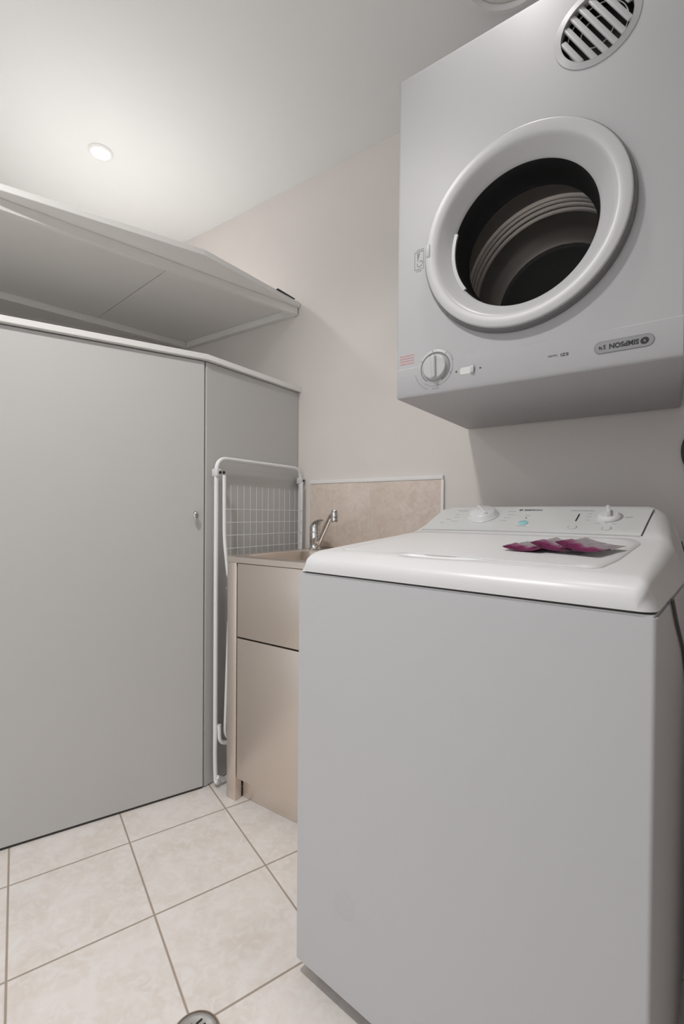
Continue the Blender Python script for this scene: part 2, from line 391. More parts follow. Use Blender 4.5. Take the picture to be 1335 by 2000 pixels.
# sink top with bowl
bm = bmesh.new()
def loopv(cx, cy, w_, h_, r, z, n=6): return [bm.verts.new((x, y, z)) for x, y in pill(cx, cy, w_, h_, r, n)]
cx_, cy_ = TW / 2, TD / 2
L0 = loopv(cx_, cy_, TW + .004, TD + .004, .006, TZ - .022); L1 = loopv(cx_, cy_, TW + .004, TD + .004, .006, TZ - .003)
L2 = loopv(cx_, cy_, TW - .004, TD - .004, .006, TZ); by = cy_ - .035
L3 = loopv(cx_, by, TW - .075, TD - .135, .05, TZ); L4 = loopv(cx_, by, TW - .085, TD - .145, .05, TZ - .006)
L5 = loopv(cx_, by, TW - .10, TD - .16, .05, TZ - .20); L6 = loopv(cx_, by, TW - .18, TD - .24, .03, TZ - .215)
for a, b in ((L0, L1), (L1, L2), (L2, L3), (L3, L4), (L4, L5), (L5, L6)):
    n = len(a)
    for i in range(n): bm.faces.new((a[i], a[(i + 1) % n], b[(i + 1) % n], b[i]))
bm.faces.new(L6)
for v in bm.verts:      # gentle raised rim towards the back
    pass
finish('sink_top', bm, M_steel, tub)
bm = bmesh.new(); lathe(bm, [(0, .003), (.02, .003), (.032, .004), (.034, 0), (0, 0)], Matrix.Translation((cx_, by, TZ - .2148)), 32); finish('drain_outlet', bm, M_chrome, tub)

# tap (its own thing, standing on the sink)
tp = empty('mixer_tap', (-1.160, 1.560, TZ + .0005))
tag(tp, 'chrome mixer tap with an upward slanting spout at the back left corner of the sink', 'tap')
bm = bmesh.new(); lathe(bm, [(0, 0), (.026, 0), (.026, .004), (.0225, .007), (.0215, .010), (.0215, .030), (.0225, .032), (.0225, .072), (.0215, .074), (0, .074)], Matrix.Identity(4), 36)
finish('body', bm, M_chrome, tp)
sd = Vector((.165, -.105, 0)).normalized()
bm = bmesh.new(); lathe(bm, [(0, .0745), (.0225, .0755), (.0228, .094), (.020, .100), (.010, .106), (0, .107)], Matrix.Identity(4), 36)
finish('cap', bm, M_chrome, tp)
bm = bmesh.new()
path = [Vector((0, 0, .095)) + sd * a + Vector((0, 0, b)) for a, b in ((-.012, 0), (.01, .010), (.03, .020), (.055, .026), (.075, .027))]
side = Vector((-sd.y, sd.x, 0)); prev = None
for i, p in enumerate(path):
    wv = (.016, .020, .017, .012, .007)[i]; th = (.010, .012, .009, .006, .003)[i]
    ring = [bm.verts.new(p + side * wv * math.cos(2 * PI * k / 12) + Vector((0, 0, th * math.sin(2 * PI * k / 12)))) for k in range(12)]
    if prev:
        for k in range(12): bm.faces.new((prev[k], prev[(k + 1) % 12], ring[(k + 1) % 12], ring[k]))
    else: bm.faces.new(ring)
    prev = ring
bm.faces.new(prev); finish('lever', bm, M_chrome, tp)
bm = bmesh.new()
sp = fillet([Vector((0, 0, .016)) + sd * .014, Vector((0, 0, .022)) + sd * .035, Vector((0, 0, .142)) + sd * .172, Vector((0, 0, .146)) + sd * .200], .03)
tube(bm, sp, .0098, 14); finish('spout', bm, M_chrome, tp)
bm = bmesh.new(); e = sd * .205; lathe(bm, [(0, .026), (.010, .025), (.0135, .020), (.0135, -.004), (.0125, -.006), (.0128, -.008), (.0128, -.018), (.011, -.021), (0, -.021)], Matrix.Translation((e.x, e.y, .138)), 28)
finish('aerator', bm, M_chrome, tp)

# ------------------------------------------------------------------ folded clothes airer
ar = empty('clothes_airer', (-1.285, 1.15, 0))
tag(ar, 'folded white wire clothes airer leaning between the cupboard side panel and the steel sink', 'clothes airer')
def air(x, y, z): return (x + 1.285, y - 1.15, z)
bm = bmesh.new()
lp = [air(-1.300, 1.152, .035), air(-1.300, 1.152, 1.197), air(-1.300, 1.634, 1.197), air(-1.300, 1.634, .035)]
tube(bm, fillet([air(-1.285, 1.152, .022), air(-1.298, 1.152, .022), air(-1.302, 1.152, .1), air(-1.300, 1.150, 1.197), air(-1.300, 1.636, 1.197), air(-1.302, 1.636, .1), air(-1.298, 1.636, .022), air(-1.285, 1.636, .022)], .05, 8), .0080, 12)
tube(bm, fillet([air(-1.290, 1.152, .04), air(-1.290, 1.195, .012), air(-1.290, 1.6, .012), air(-1.290, 1.636, .04)], .03, 6), .0075, 10)
finish('outer_frame', bm, M_wire, ar)
bm = bmesh.new()
tube(bm, fillet([air(-1.278, 1.168, 1.135), air(-1.278, 1.170, .90), air(-1.270, 1.186, .74), air(-1.270, 1.60, .74), air(-1.278, 1.616, .90), air(-1.278, 1.618, 1.135)], .05, 8), .0068, 12)
finish('upper_wing', bm, M_wire, ar)
bm = bmesh.new()
for k in range(7):
    z = 1.012 - k * .0475
    tube(bm, [air(-1.272, 1.172, z), air(-1.272, 1.615, z)], .0012, 6)
for k in range(13):
    y = 1.196 + k * .0335
    tube(bm, [air(-1.2735, y, 1.17 if False else 1.10), air(-1.2735, y, .745)], .0006, 6)
finish('drying_wires', bm, M_wire, ar)
bm = bmesh.new()
tube(bm, fillet([air(-1.272, 1.205, .70), air(-1.272, 1.188, .62), air(-1.280, 1.178, .17), air(-1.280, 1.60, .14), air(-1.272, 1.595, .62), air(-1.272, 1.58, .70)], .04, 8), .0062, 12)
for k in range(9):
    z = .66 - k * .052
    tube(bm, [air(-1.274, 1.186, z), air(-1.274, 1.60, z)], .0011, 6)
finish('lower_wing', bm, M_wire, ar)
bm = bmesh.new()
tube(bm, fillet([air(-1.288, 1.158, .23), air(-1.286, 1.160, .165), air(-1.278, 1.20, .150), air(-1.278, 1.57, .150), air(-1.288, 1.628, .23)], .03, 8), .0070, 12)
finish('support_bar', bm, M_wire, ar)
for y in (1.150, 1.636):
    bm = bmesh.new(); box(bm, -.030, .000, y - 1.15 - .010, y - 1.15 + .012, 1.130, 1.158, bev=.004); o = finish('hinge_clip', bm, M_plas, ar)
    bm = bmesh.new(); lathe(bm, [(0, 0), (.0055, 0), (.0055, .003), (0, .0035)], frame((.001, y - 1.15 + .003, 1.144), (0, 1, 0), (0, 0, 1)), 14); finish('pivot_cap', bm, M_blackp, o)
bm = bmesh.new(); lathe(bm, [(0, 0), (.0055, 0), (.0055, .003), (0, .0035)], frame((.0012, .020, 1.145), (0, 1, 0), (0, 0, 1)), 14); finish('pivot_cap', bm, M_blackp, ar)

# ------------------------------------------------------------------ washing machine
WW = .6337; WD = .600; ZS = .877; ZB = .034
ws = empty('washing_machine', (-.6292, .7863, 0), R(-6.16))
tag(ws, 'white top-loading washing machine with a rounded lid and sloping control console', 'washing machine')
bm = bmesh.new(); vs = box(bm, 0, WW, 0, WD - .015, ZB, ZS - .0035)
ve = [e for e in bm.edges if abs(e.verts[0].co.z - e.verts[1].co.z) > .5]
bmesh.ops.bevel(bm, geom=ve, offset=.006, segments=4, affect='EDGES', profile=.5)
be = [e for e in bm.edges if abs(e.verts[0].co.z - e.verts[1].co.z) < 1e-6 and len(e.link_faces) == 2 and any(abs(f.normal.z) > .9 for f in e.link_faces)]
bmesh.ops.bevel(bm, geom=be, offset=.003, segments=2, affect='EDGES')
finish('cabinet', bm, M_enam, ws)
bm = bmesh.new(); plate(bm, pill(WW / 2, WD / 2 - .006, WW - .009, WD - .022, .022), ZS - .006, ZS + .0015, Matrix.Identity(4)); finish('seam_strip', bm, M_gap, ws, smooth=0)
for x in (.05, WW - .05):
    for y in (.05, WD - .07):
        bm = bmesh.new(); lathe(bm, [(0, 0), (.022, 0), (.022, .012), (.012, .016), (.012, ZB + .01), (0, ZB + .01)], Matrix.Translation((x, y, 0.0)), 20); finish('foot', bm, M_black, ws)
# top cover: loft of cross-sections from front to back
st = [(0, .880, .006), (.001, .890, .008), (.005, .900, .010), (.012, .9065, .011), (.022, .9115, .012), (.032, .9155, .013), (.046, .9187, .014), (.10, .9233, .016), (.2, .9315, .018), (.30, .9397, .020), (.36, .9447, .022),
      (.395, .9475, .024), (.412, .950, .026), (.428, .9555, .029), (.450, .9658, .034), (.49, .9855, .040), (.53, 1.0052, .044), (.550, 1.0145, .046), (.560, 1.0180, .046), (.570, 1.0195, .046), (.580, 1.0185, .045), (.590, 1.013, .042), (.597, 1.002, .036), (.600, .985, .03)]
bm = bmesh.new(); rows = []
def zin(z): return .001 + .010 * min(1, max(0, (z - ZS) / .03)) ** .8 + max(0, z - .93) * .30
for t, zt, r in st:
    Rr = .022; add = (Rr - math.sqrt(max(0, Rr ** 2 - (Rr - t) ** 2))) if t < Rr else 0
    add *= .9
    row = []; ins = zin(zt) + add; rr_ = min(r, (zt - ZS) * .9)
    half = [(add + .0005, ZS), (add + .0005 + (ins - add) * .45, ZS + (zt - rr_ - ZS) * .5)]
    for k in range(7):
        a = PI / 2 * k / 6; half.append((ins + rr_ * (1 - math.cos(a)), zt - rr_ + rr_ * math.sin(a)))
    mid = [(.12, zt), (.22, zt)]
    L = half + mid; Rt = [(WW - s, z) for s, z in reversed(L)]
    crown = .003
    for s, z in L + [(WW / 2, zt)] + Rt:
        c = crown * (1 - ((s - WW / 2) / (WW / 2)) ** 2) if z > zt - .004 and t > .03 else 0
        row.append(bm.verts.new((s, t, z + c)))
    rows.append(row)
for a, b in zip(rows, rows[1:]):
    for i in range(len(a) - 1): bm.faces.new((a[i], a[i + 1], b[i + 1], b[i]))
bm.faces.new(rows[0][::-1])
bl = [bm.verts.new((v.co.x, WD, ZS)) for v in rows[-1]]
for i in range(len(bl) - 1): bm.faces.new((rows[-1][i], rows[-1][i + 1], bl[i + 1], bl[i]))
bot = [r[0] for r in rows] + [bl[0], bl[-1]] + [r[-1] for r in reversed(rows)]
bm.faces.new(bot)
bmesh.ops.remove_doubles(bm, verts=bm.verts, dist=1e-5)
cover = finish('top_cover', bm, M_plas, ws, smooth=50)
bmc = bmesh.new(); bmesh.ops.create_uvsphere(bmc, u_segments=48, v_segments=24, radius=1)
for v in bmc.verts: v.co = Vector((.297 + .086 * (abs(v.co.x) ** .7) * (1 if v.co.x > 0 else -1), .0570 + .0165 * v.co.y, .9300 + .0165 * v.co.z))
cut = finish('cutter', bmc, M_plas, ws); md = cover.modifiers.new('b', 'BOOLEAN'); md.operation = 'DIFFERENCE'; md.object = cut; md.solver = 'EXACT'
bpy.context.view_layer.update(); nm = bpy.data.meshes.new_from_object(cover.evaluated_get(bpy.context.evaluated_depsgraph_get()))
print('boolean', len(cover.data.vertices), len(nm.vertices))
cover.modifiers.clear()
if len(nm.vertices) > 200: nm.name = 'top_cover'; cover.data = nm
bpy.data.objects.remove(cut)
def top_z(s, t):
    z = None
    for (t0, z0, _), (t1, z1, _) in zip(st, st[1:]):
        if t0 <= t <= t1: z = z0 + (z1 - z0) * (t - t0) / (t1 - t0); break
    return z + .003 * (1 - ((s - WW / 2) / (WW / 2)) ** 2)
def drape(name, pts, h0, h1, material, parent, n=14, inset=0.0):
    """thin skin that follows the crowned top: outline pts (s,t)"""
    bm = bmesh.new(); fl = fillet([(x, y, 0) for x, y in pts], .024, 6, cyclic=True)
    c = sum(fl, Vector()) / len(fl)
    rings = []
    fr = (1.0, .994, .9, .7, .45, .2)
    for q, f_ in enumerate(fr):
        h = h0 if q == 0 else h1
        rings.append([bm.verts.new((c.x + (p.x - c.x) * f_, c.y + (p.y - c.y) * f_, top_z(c.x + (p.x - c.x) * f_, c.y + (p.y - c.y) * f_) + h)) for p in fl])
    for a, b in zip(rings, rings[1:]):
        for i in range(len(a)): bm.faces.new((a[i], a[(i + 1) % len(a)], b[(i + 1) % len(a)], b[i]))
    ctr = bm.verts.new((c.x, c.y, top_z(c.x, c.y) + h1))
    for i in range(len(fl)): bm.faces.new((rings[-1][i], rings[-1][(i + 1) % len(fl)], ctr))
    return finish(name, bm, material, parent, smooth=60)
lid_pts = [(.066, .062), (.205, .062), (.228, .073), (.366, .073), (.389, .062), (.556, .062), (.566, .150), (.568, .36), (.552, .414), (.046, .414), (.040, .36)]
drape('lid_seam', [(.0640, .0595), (.203, .0597), (.226, .0712), (.368, .0712), (.391, .0597), (.5583, .0595), (.568, .150), (.570, .36), (.5538, .4156), (.0445, .4156), (.038, .36)], -.001, .0004, M_seam, ws)
lid = drape('lid', lid_pts, 0.0, .0022, M_plas, ws)
# console face
CA = math.atan2(1.0145 - .9555, .550 - .428)
def con(s, t, h=0.0):
    a = (t - .428) / math.cos(CA)
    z = .9555 + (t - .428) * math.tan(CA) + .0030 * (1 - ((s - WW / 2) / (WW / 2)) ** 2)
    return Vector((s, t, z)) + Vector((0, -math.sin(CA), math.cos(CA))) * h
def conM(s, t, h=0.0): return frame(con(s, t, h), (1, 0, 0), (0, math.cos(CA), math.sin(CA)))
bm = bmesh.new(); g = []
cols = [0, .12, .25, .38, .5, .62, .75, .88, 1]
for tt, l, r_ in ((.431, .050, .5575), (.470, .052, .560), (.510, .055, .5625), (.545, .060, .565)):
    g.append([bm.verts.new(con(l + (r_ - l) * c, tt, .0014)) for c in cols])
for a, b in zip(g, g[1:]):
    for i in range(len(cols) - 1): bm.faces.new((a[i], a[i + 1], b[i + 1], b[i]))
ext = bmesh.ops.extrude_face_region(bm, geom=bm.faces[:])
for v in [x for x in ext['geom'] if isinstance(x, bmesh.types.BMVert)]: v.co += Vector((0, math.sin(CA), -math.cos(CA))) * .003
cp = finish('control_panel', bm, M_cons, ws)
bm = bmesh.new()
tube(bm, [con(.5592, .431, .001), con(.5618, .470, .001), con(.5643, .510, .001), con(.5668, .545, .001)], .0009, 6)
finish('panel_seam', bm, M_gap, cp)
bm = bmesh.new(); tube(bm, [con(.052 + .505 * k / 12, .4285, .0004) for k in range(13)], .0007, 6); finish('panel_seam', bm, M_seam, cp)
# dials
bm = bmesh.new(); Mx = conM(.195, .503, .0012)
lathe(bm, [(0, 0), (.040, 0), (.040, .003), (.037, .005), (.034, .014), (.030, .0175), (0, .0185)], Mx, 48)
d1 = finish('program_dial', bm, M_plas, cp)
bm = bmesh.new(); ga = R(40)
box(bm, -.0045, .0045, -.030, .030, .016, .024, bev=.003, M=Mx @ Matrix.Rotation(ga, 4, 'Z')); finish('dial_grip', bm, M_plas, d1)
bm = bmesh.new(); Mx = conM(.487, .506, .0012)
lathe(bm, [(0, 0), (.024, 0), (.024, .0022), (.021, .006), (.018, .009), (0, .010)], Mx, 40)
d2 = finish('water_level_dial', bm, M_plas, cp)
bm = bmesh.new(); box(bm, -.0042, .0042, -.017, .017, .007, .024, bev=.003, M=Mx @ Matrix.Rotation(R(12), 4, 'Z')); finish('dial_grip', bm, M_plas, d2)
bm = bmesh.new(); arc_band(bm, 0, 0, .0255, .0275, -100, 50, 0, .0004, Mx); box(bm, .031, .046, -.0005, .0005, 0, .0004, M=Mx); finish('dial_marks', bm, M_inkg, cp)
bm = bmesh.new(); lathe(bm, [(0, .003), (.0095, .003), (.0115, .0018), (.0115, 0), (0, 0)], conM(.310, .470, .0012), 32)
o = finish('start_button', bm, M_teal, cp); o['label'] = 'pale teal round button'
bm = bmesh.new(); lathe(bm, [(0, .001), (.0018, .001), (.0018, 0), (0, 0)], conM(.309, .495, .0012), 16); finish('indicator_lamp', bm, M_blackp, cp)
bm = bmesh.new(); box(bm, -.0016, .0016, -.020, .018, 0, .0006, M=conM(.424, .502, .0012)); finish('display_slot', bm, M_blackp, cp)
for s in (.424, .492):
    bm = bmesh.new(); lathe(bm, [(0, .0018), (.0075, .0018), (.009, 0), (0, 0)], conM(s, .456, .0012), 24); bt = finish('push_button', bm, M_cons, cp)
    bm = bmesh.new(); lathe(bm, [(.0088, .0004), (.0098, .0004), (.0098, 0), (.0088, 0)], conM(s, .456, .0012), 24, closed=True); finish('button_ring', bm, M_inkg, bt)
text_obj('lettering', 'SIMPSON', .0105, M_ink, cp, conM(.2905, .5335, .0013), sx=1.05, bold=.0003)
def emblem(bm, M, r):
    # two interlocking comma shapes
    for fl in (0, PI):
        pts = []
        for k in range(13):
            a = R(-60 + 150 * k / 12); pts.append((r * 1.0 * math.cos(a), r * .85 * math.sin(a)))
        for k in range(9):
            a = R(90 - 150 * k / 8); pts.append((r * .12 + r * .42 * math.cos(a) * (1 if k else 0), r * .42 * math.sin(a)))
        c, s = math.cos(fl + .5), math.sin(fl + .5)
        pts = [(r * math.cos(R(a)), r * .9 * math.sin(R(a))) for a in range(-50, 131, 12)]
        pts += [(-.35 * r + .0 * r, .42 * r), (.05 * r, .38 * r), (.22 * r, .12 * r), (.18 * r, -.25 * r), (.0 * r, -.55 * r), (.35 * r, -.62 * r)]
        plate(bm, [(c * x - s * y, s * x + c * y) for x, y in pts], 0, .0004, M)
bm = bmesh.new(); emblem(bm, conM(.2825, .5370, .0012), .0048); finish('emblem', bm, M_ink, cp)
# small printed dashes round the dials
random.seed(3)
def dash(s, t, w_, h_=.0011, mt=None, nm='printed_mark'):
    bm = bmesh.new(); box(bm, -w_ / 2, w_ / 2, -h_ / 2, h_ / 2, 0, .0004, M=conM(s, t, .0012)); finish(nm, bm, mt or M_inkg, cp, smooth=0)
for s, t, w_ in ((.262, .528, .020), (.266, .512, .018), (.262, .496, .017), (.258, .480, .016), (.118, .512, .012), (.122, .497, .016), (.104, .486, .016), (.128, .475, .020), (.094, .468, .012),
                (.309, .507, .012), (.311, .455, .022), (.447, .519, .010), (.447, .505, .010), (.447, .490, .010), (.470, .476, .012), (.488, .476, .004), (.503, .476, .009)): dash(s, t, w_)
for k in range(4): dash(.115 + k * .0065, .534, .0042, .0022, M_ink, 'printed_letter')
for k in range(9): dash(.404 + k * .0058, .535, .0036 + .001 * (k % 2), .0016, M_ink, 'printed_letter')
# side seams of the shell
bm = bmesh.new(); tube(bm, [(WW - .0095, .440, .950), (WW - .004, .452, .92), (WW - .0008, .455, .879)], .0012, 6); finish('cover_seam', bm, M_gap, ws)
bm = bmesh.new(); lathe(bm, [(0, .0003), (.024, .0003), (.027, .0001), (0, .0001)], frame((.134, 0, .222), (1, 0, 0), (0, 0, 1)), 36)
o = finish('smudge', bm, mat('smudge_grey', (0.542, 0.542, 0.556), .46, spec=.4), ws); o['label'] = 'faint round grey smudge'
# power cord
bm = bmesh.new(); cpts = [(WW + .0032, .138, .8765), (WW + .0032, .165, .860), (WW + .0032, .197, .839), (WW + .0032, .262, .802), (WW + .0032, .326, .767), (WW + .0032, .40, .70), (WW + .0032, .50, .55), (WW + .0032, .55, .35)]
tube(bm, fillet(cpts, .04, 5), .0026, 10); finish('power_cord', bm, M_cord, ws)

# ------------------------------------------------------------------ sachets on the lid
def sachet_mat():
    M = bpy.data.materials.new('sachet_foil'); M.use_nodes = True; nt = M.node_tree; b = nt.nodes['Principled BSDF']; L = nt.links.new
    tc = nt.nodes.new('ShaderNodeTexCoord'); sp = nt.nodes.new('ShaderNodeSeparateXYZ'); L(tc.outputs['Object'], sp.inputs['Vector'])
    n = nt.nodes.new('ShaderNodeTexNoise'); n.inputs['Scale'].default_value = 26; L(tc.outputs['Object'], n.inputs['Vector'])
    ad = nt.nodes.new('ShaderNodeMath'); ad.operation = 'MULTIPLY_ADD'; ad.inputs[1].default_value = .05; L(n.outputs['Fac'], ad.inputs[0]); L(sp.outputs['Y'], ad.inputs[2])
    mr = nt.nodes.new('ShaderNodeMapRange'); mr.inputs['From Min'].default_value = -.05; mr.inputs['From Max'].default_value = .055; L(ad.outputs[0], mr.inputs['Value'])
    cr = nt.nodes.new('ShaderNodeValToRGB'); cr.color_ramp.interpolation = 'LINEAR'; e = cr.color_ramp.elements
    e[0].position = 0; e[0].color = (.10, .008, .045, 1); e[1].position = 1; e[1].color = (.46, .43, .44, 1)
    for p, c in ((.36, (.20, .02, .10, 1)), (.50, (.36, .11, .22, 1)), (.58, (.44, .36, .40, 1))):
        x = cr.color_ramp.elements.new(p); x.color = c
    L(mr.outputs[0], cr.inputs['Fac'])
    n2 = nt.nodes.new('ShaderNodeTexVoronoi'); n2.inputs['Scale'].default_value = 60; L(tc.outputs['Object'], n2.inputs['Vector'])
    c2 = nt.nodes.new('ShaderNodeValToRGB'); c2.color_ramp.elements[0].position = .12; c2.color_ramp.elements[0].color = (.35, .35, .35, 1); c2.color_ramp.elements[1].position = .2; c2.color_ramp.elements[1].color = (1, 1, 1, 1)
    L(n2.outputs['Distance'], c2.inputs['Fac'])
    mx = nt.nodes.new('ShaderNodeMix'); mx.data_type = 'RGBA'; mx.blend_type = 'MULTIPLY'; mx.inputs['Factor'].default_value = .7; L(cr.outputs['Color'], mx.inputs['A']); L(c2.outputs['Color'], mx.inputs['B'])
    L(mx.outputs['Result'], b.inputs['Base Color']); b.inputs['Roughness'].default_value = .25; b.inputs['Metallic'].default_value = .35
    return M
M_sach = sachet_mat()
Wm = Matrix.Translation((-.6292, .7863, 0)) @ Matrix.Rotation(R(-6.16), 4, 'Z')
def sachet(s, t, rot, lift, tilt, label, seed):
    rnd = random.Random(seed); bm = bmesh.new(); W_, H_ = .070, .105; nx, ny = 14, 18
    top, botm = [], []
    for j in range(ny + 1):
        a, b = [], []
        for i in range(nx + 1):
            u = i / nx * 2 - 1; v = j / ny * 2 - 1
            seal = max(0, (1 - abs(u) ** 3)) * max(0, 1 - max(0, (abs(v) - .0) / .86) ** 4) if abs(v) < .86 else 0
            puff = .0048 * seal ** .6
            wr = .0014 * math.sin(9 * u + seed + 5 * v) * math.cos(7 * v - seed * 2) * (0.3 + seal)
            cu = .006 * u * u * (1 if v < 0 else .5)
            z = cu + wr + .002
            zig = (.0015 if (i % 2) else 0) * (1 if abs(v) > .99 else 0)
            a.append(bm.verts.new((u * W_ / 2, v * (H_ / 2) + (zig if v > 0 else -zig), z + puff + .0003))); b.append(bm.verts.new((u * W_ / 2, v * (H_ / 2) + (zig if v > 0 else -zig), max(.0002, z - puff * .6 - .0003))))
        top.append(a); botm.append(b)
    for G in (top, botm):
        for j in range(ny):
            for i in range(nx): bm.faces.new((G[j][i], G[j][i + 1], G[j + 1][i + 1], G[j + 1][i]))
    for j in range(ny):
        for i in (0, nx): bm.faces.new((top[j][i], top[j + 1][i], botm[j + 1][i], botm[j][i]))
    for i in range(nx):
        for j in (0, ny): bm.faces.new((top[j][i], top[j][i + 1], botm[j][i + 1], botm[j][i]))
    o = finish('detergent_sachet', bm, M_sach, None, smooth=50)
    z = top_z(s, t) + .0024 + lift
    slope = math.atan(.082)
    o.matrix_world = Wm @ Matrix.Translation((s, t, z)) @ Matrix.Rotation(slope, 4, 'X') @ Matrix.Rotation(R(rot), 4, 'Z') @ Matrix.Rotation(R(tilt), 4, 'Y')
    tag(o, label, 'sachet', 'foil sachets on the washing machine lid')
    return o
sachet(.418, .208, -6, .000, 0, 'leftmost of three magenta and white foil sachets on the washing machine lid', 1)
sachet(.466, .214, -9, .0045, 8, 'middle of three magenta and white foil sachets on the washer lid, overlapping its neighbours', 2)
sachet(.514, .205, -14, .0075, 9, 'rightmost of three magenta and white foil sachets, on top nearest the washer right edge', 3)

# ------------------------------------------------------------------ wall-mounted dryer
DX, DY = -.5676, 1.1165; DW, DH, DD = .606, .8268, .528; DZ0 = 1.3005
dr = empty('tumble_dryer', (DX, DY, DZ0), R(-1.0367))
tag(dr, 'white front-loading tumble dryer mounted upside down on the wall above the washing machine', 'tumble dryer')
# cabinet with a round opening in the front: front sheet built as a ring of quads
CXD, CZD = .305, 1.635 - DZ0
def circ_front(bm, x0, x1, z0, z1, cx, cz, r, y, n=96, rb=.0):
    ring = []; outr = []
    for k in range(n):
        a = 2 * PI * k / n; c, s = math.cos(a), math.sin(a)
        ring.append(bm.verts.new((cx + r * c, y, cz + r * s)))
        tx = ((x1 - cx) / c if c > 1e-9 else (x0 - cx) / c if c < -1e-9 else 1e9); tz = ((z1 - cz) / s if s > 1e-9 else (z0 - cz) / s if s < -1e-9 else 1e9)
        q = min(tx, tz); outr.append(bm.verts.new((cx + q * c, y, cz + q * s)))
    return ring, outr
GX, GZ = .450, 2.002 - DZ0; GR = .079
bev = .007
bm = bmesh.new()
# split front: lower field with door hole, upper field with grille hole
zs = 1.900 - DZ0
r1, o1 = circ_front(bm, bev, DW - bev, bev, zs, CXD, CZD, .1690, 0)
r2, o2 = circ_front(bm, bev, DW - bev, zs, DH - bev, GX, GZ, .066, 0)
def corner_fix(outr, x0, x1, z0, z1):
    n = len(outr)
    for (cx, cz) in ((x0, z0), (x1, z0), (x0, z1), (x1, z1)):
        i = min(range(n), key=lambda k: (outr[k].co.x - cx) ** 2 + (outr[k].co.z - cz) ** 2); outr[i].co.x = cx; outr[i].co.z = cz
corner_fix(o1, bev, DW - bev, bev, zs); corner_fix(o2, bev, DW - bev, zs, DH - bev)
for rg, ot in ((r1, o1), (r2, o2)):
    n = len(rg)
    for i in range(n): bm.faces.new((rg[i], rg[(i + 1) % n], ot[(i + 1) % n], ot[i]))
    inner = [bm.verts.new((v.co.x, .012, v.co.z)) for v in rg]
    for i in range(n): bm.faces.new((rg[i], rg[(i + 1) % n], inner[(i + 1) % n], inner[i]))
# rounded edges and body as nested rectangle loops
def rect(i, y, rad): return [bm.verts.new((x, y, z)) for x, z in pill(DW / 2, DH / 2, DW - 2 * i, DH - 2 * i, max(rad, .0005), 5)]
Ls = [rect(bev, .0001, .001)]
for k in range(1, 6):
    a = PI / 2 * k / 5; Ls.append(rect(bev * (1 - math.sin(a)), bev * (1 - math.cos(a)), .001 + .006 * math.sin(a)))
Ls.append(rect(0, DD - .006, .007)); Ls.append(rect(.005, DD, .007))
for a, b in zip(Ls, Ls[1:]):
    n = len(a)
    for i in range(n): bm.faces.new((a[i], a[(i + 1) % n], b[(i + 1) % n], b[i]))
bm.faces.new(Ls[-1])
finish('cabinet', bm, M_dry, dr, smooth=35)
# control fascia (lower strip, a hair proud)
bm = bmesh.new()
prof = [(.0065, .0002), (.0735, .0002), (.0765, -.0028), (.012, -.0034), (.004, -.0005)]
zf = 1.377 - DZ0
sec = [(zf, -.0003), (zf - .002, -.0022), (.010, -.0022), (.004, 0.0008), (.0005, .0062)]
prev = None
for x in (.0045, DW - .0045):
    row = [bm.verts.new((x, y, z)) for z, y in sec] + [bm.verts.new((x, .0068, .001)), bm.verts.new((x, .0008, zf))]
    if prev:
        for i in range(len(row)): bm.faces.new((prev[i], prev[(i + 1) % len(row)], row[(i + 1) % len(row)], row[i]))
    bm.faces.new(row if prev else row[::-1]); prev = row
fas = finish('control_fascia', bm, M_dry, dr, smooth=30)
# round door: lathe about -y
dM = frame((CXD, 0, CZD), (1, 0, 0), (0, 0, 1))   # z axis = x cross z = -y : outwards
bm = bmesh.new()
lathe(bm, [(.2160, .0170), (.2158, .0225), (.2145, .0240), (.2120, .0246), (.1930, .0222), (.1880, .0205), (.1840, .0165), (.172, .0050), (.163, -.005), (.1580, -.009), (.1565, -.012), (.160, -.014), (.18, -.0035), (.2155, -.0005 + .003)], dM, 128, closed=True)
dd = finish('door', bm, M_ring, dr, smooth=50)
bm = bmesh.new(); lathe(bm, [(.2225, .0004), (.2225, .006), (.2195, .0165), (.214, .0169), (.214, .0004)], dM, 128, closed=True); o = finish('door_edge', bm, M_grey, dd); o['label'] = 'dark grey rim behind the door face'
bm = bmesh.new()
arc_band(bm, 0, 0, .152, .1600, 162, 216, -.013, -.007, dM)
o = finish('finger_grip', bm, M_ring, dd)
# latch
bm = bmesh.new(); vs = box(bm, -.0075, .0075, -.019, .019, .012, .0262, bev=.0065, seg=4, M=frame((.0965, 0, 1.648 - DZ0), (1, 0, 0), (0, 0, 1))); finish('latch', bm, M_ring, dd)
# seal
bm = bmesh.new(); lathe(bm, [(.1568, -.0125), (.163, -.013), (.166, -.09), (.148, -.095), (.146, -.092), (.1495, -.085), (.152, -.060), (.154, -.04), (.1545, -.02)], dM, 96, closed=True)
finish('rubber_seal', bm, M_black, dr, smooth=60)
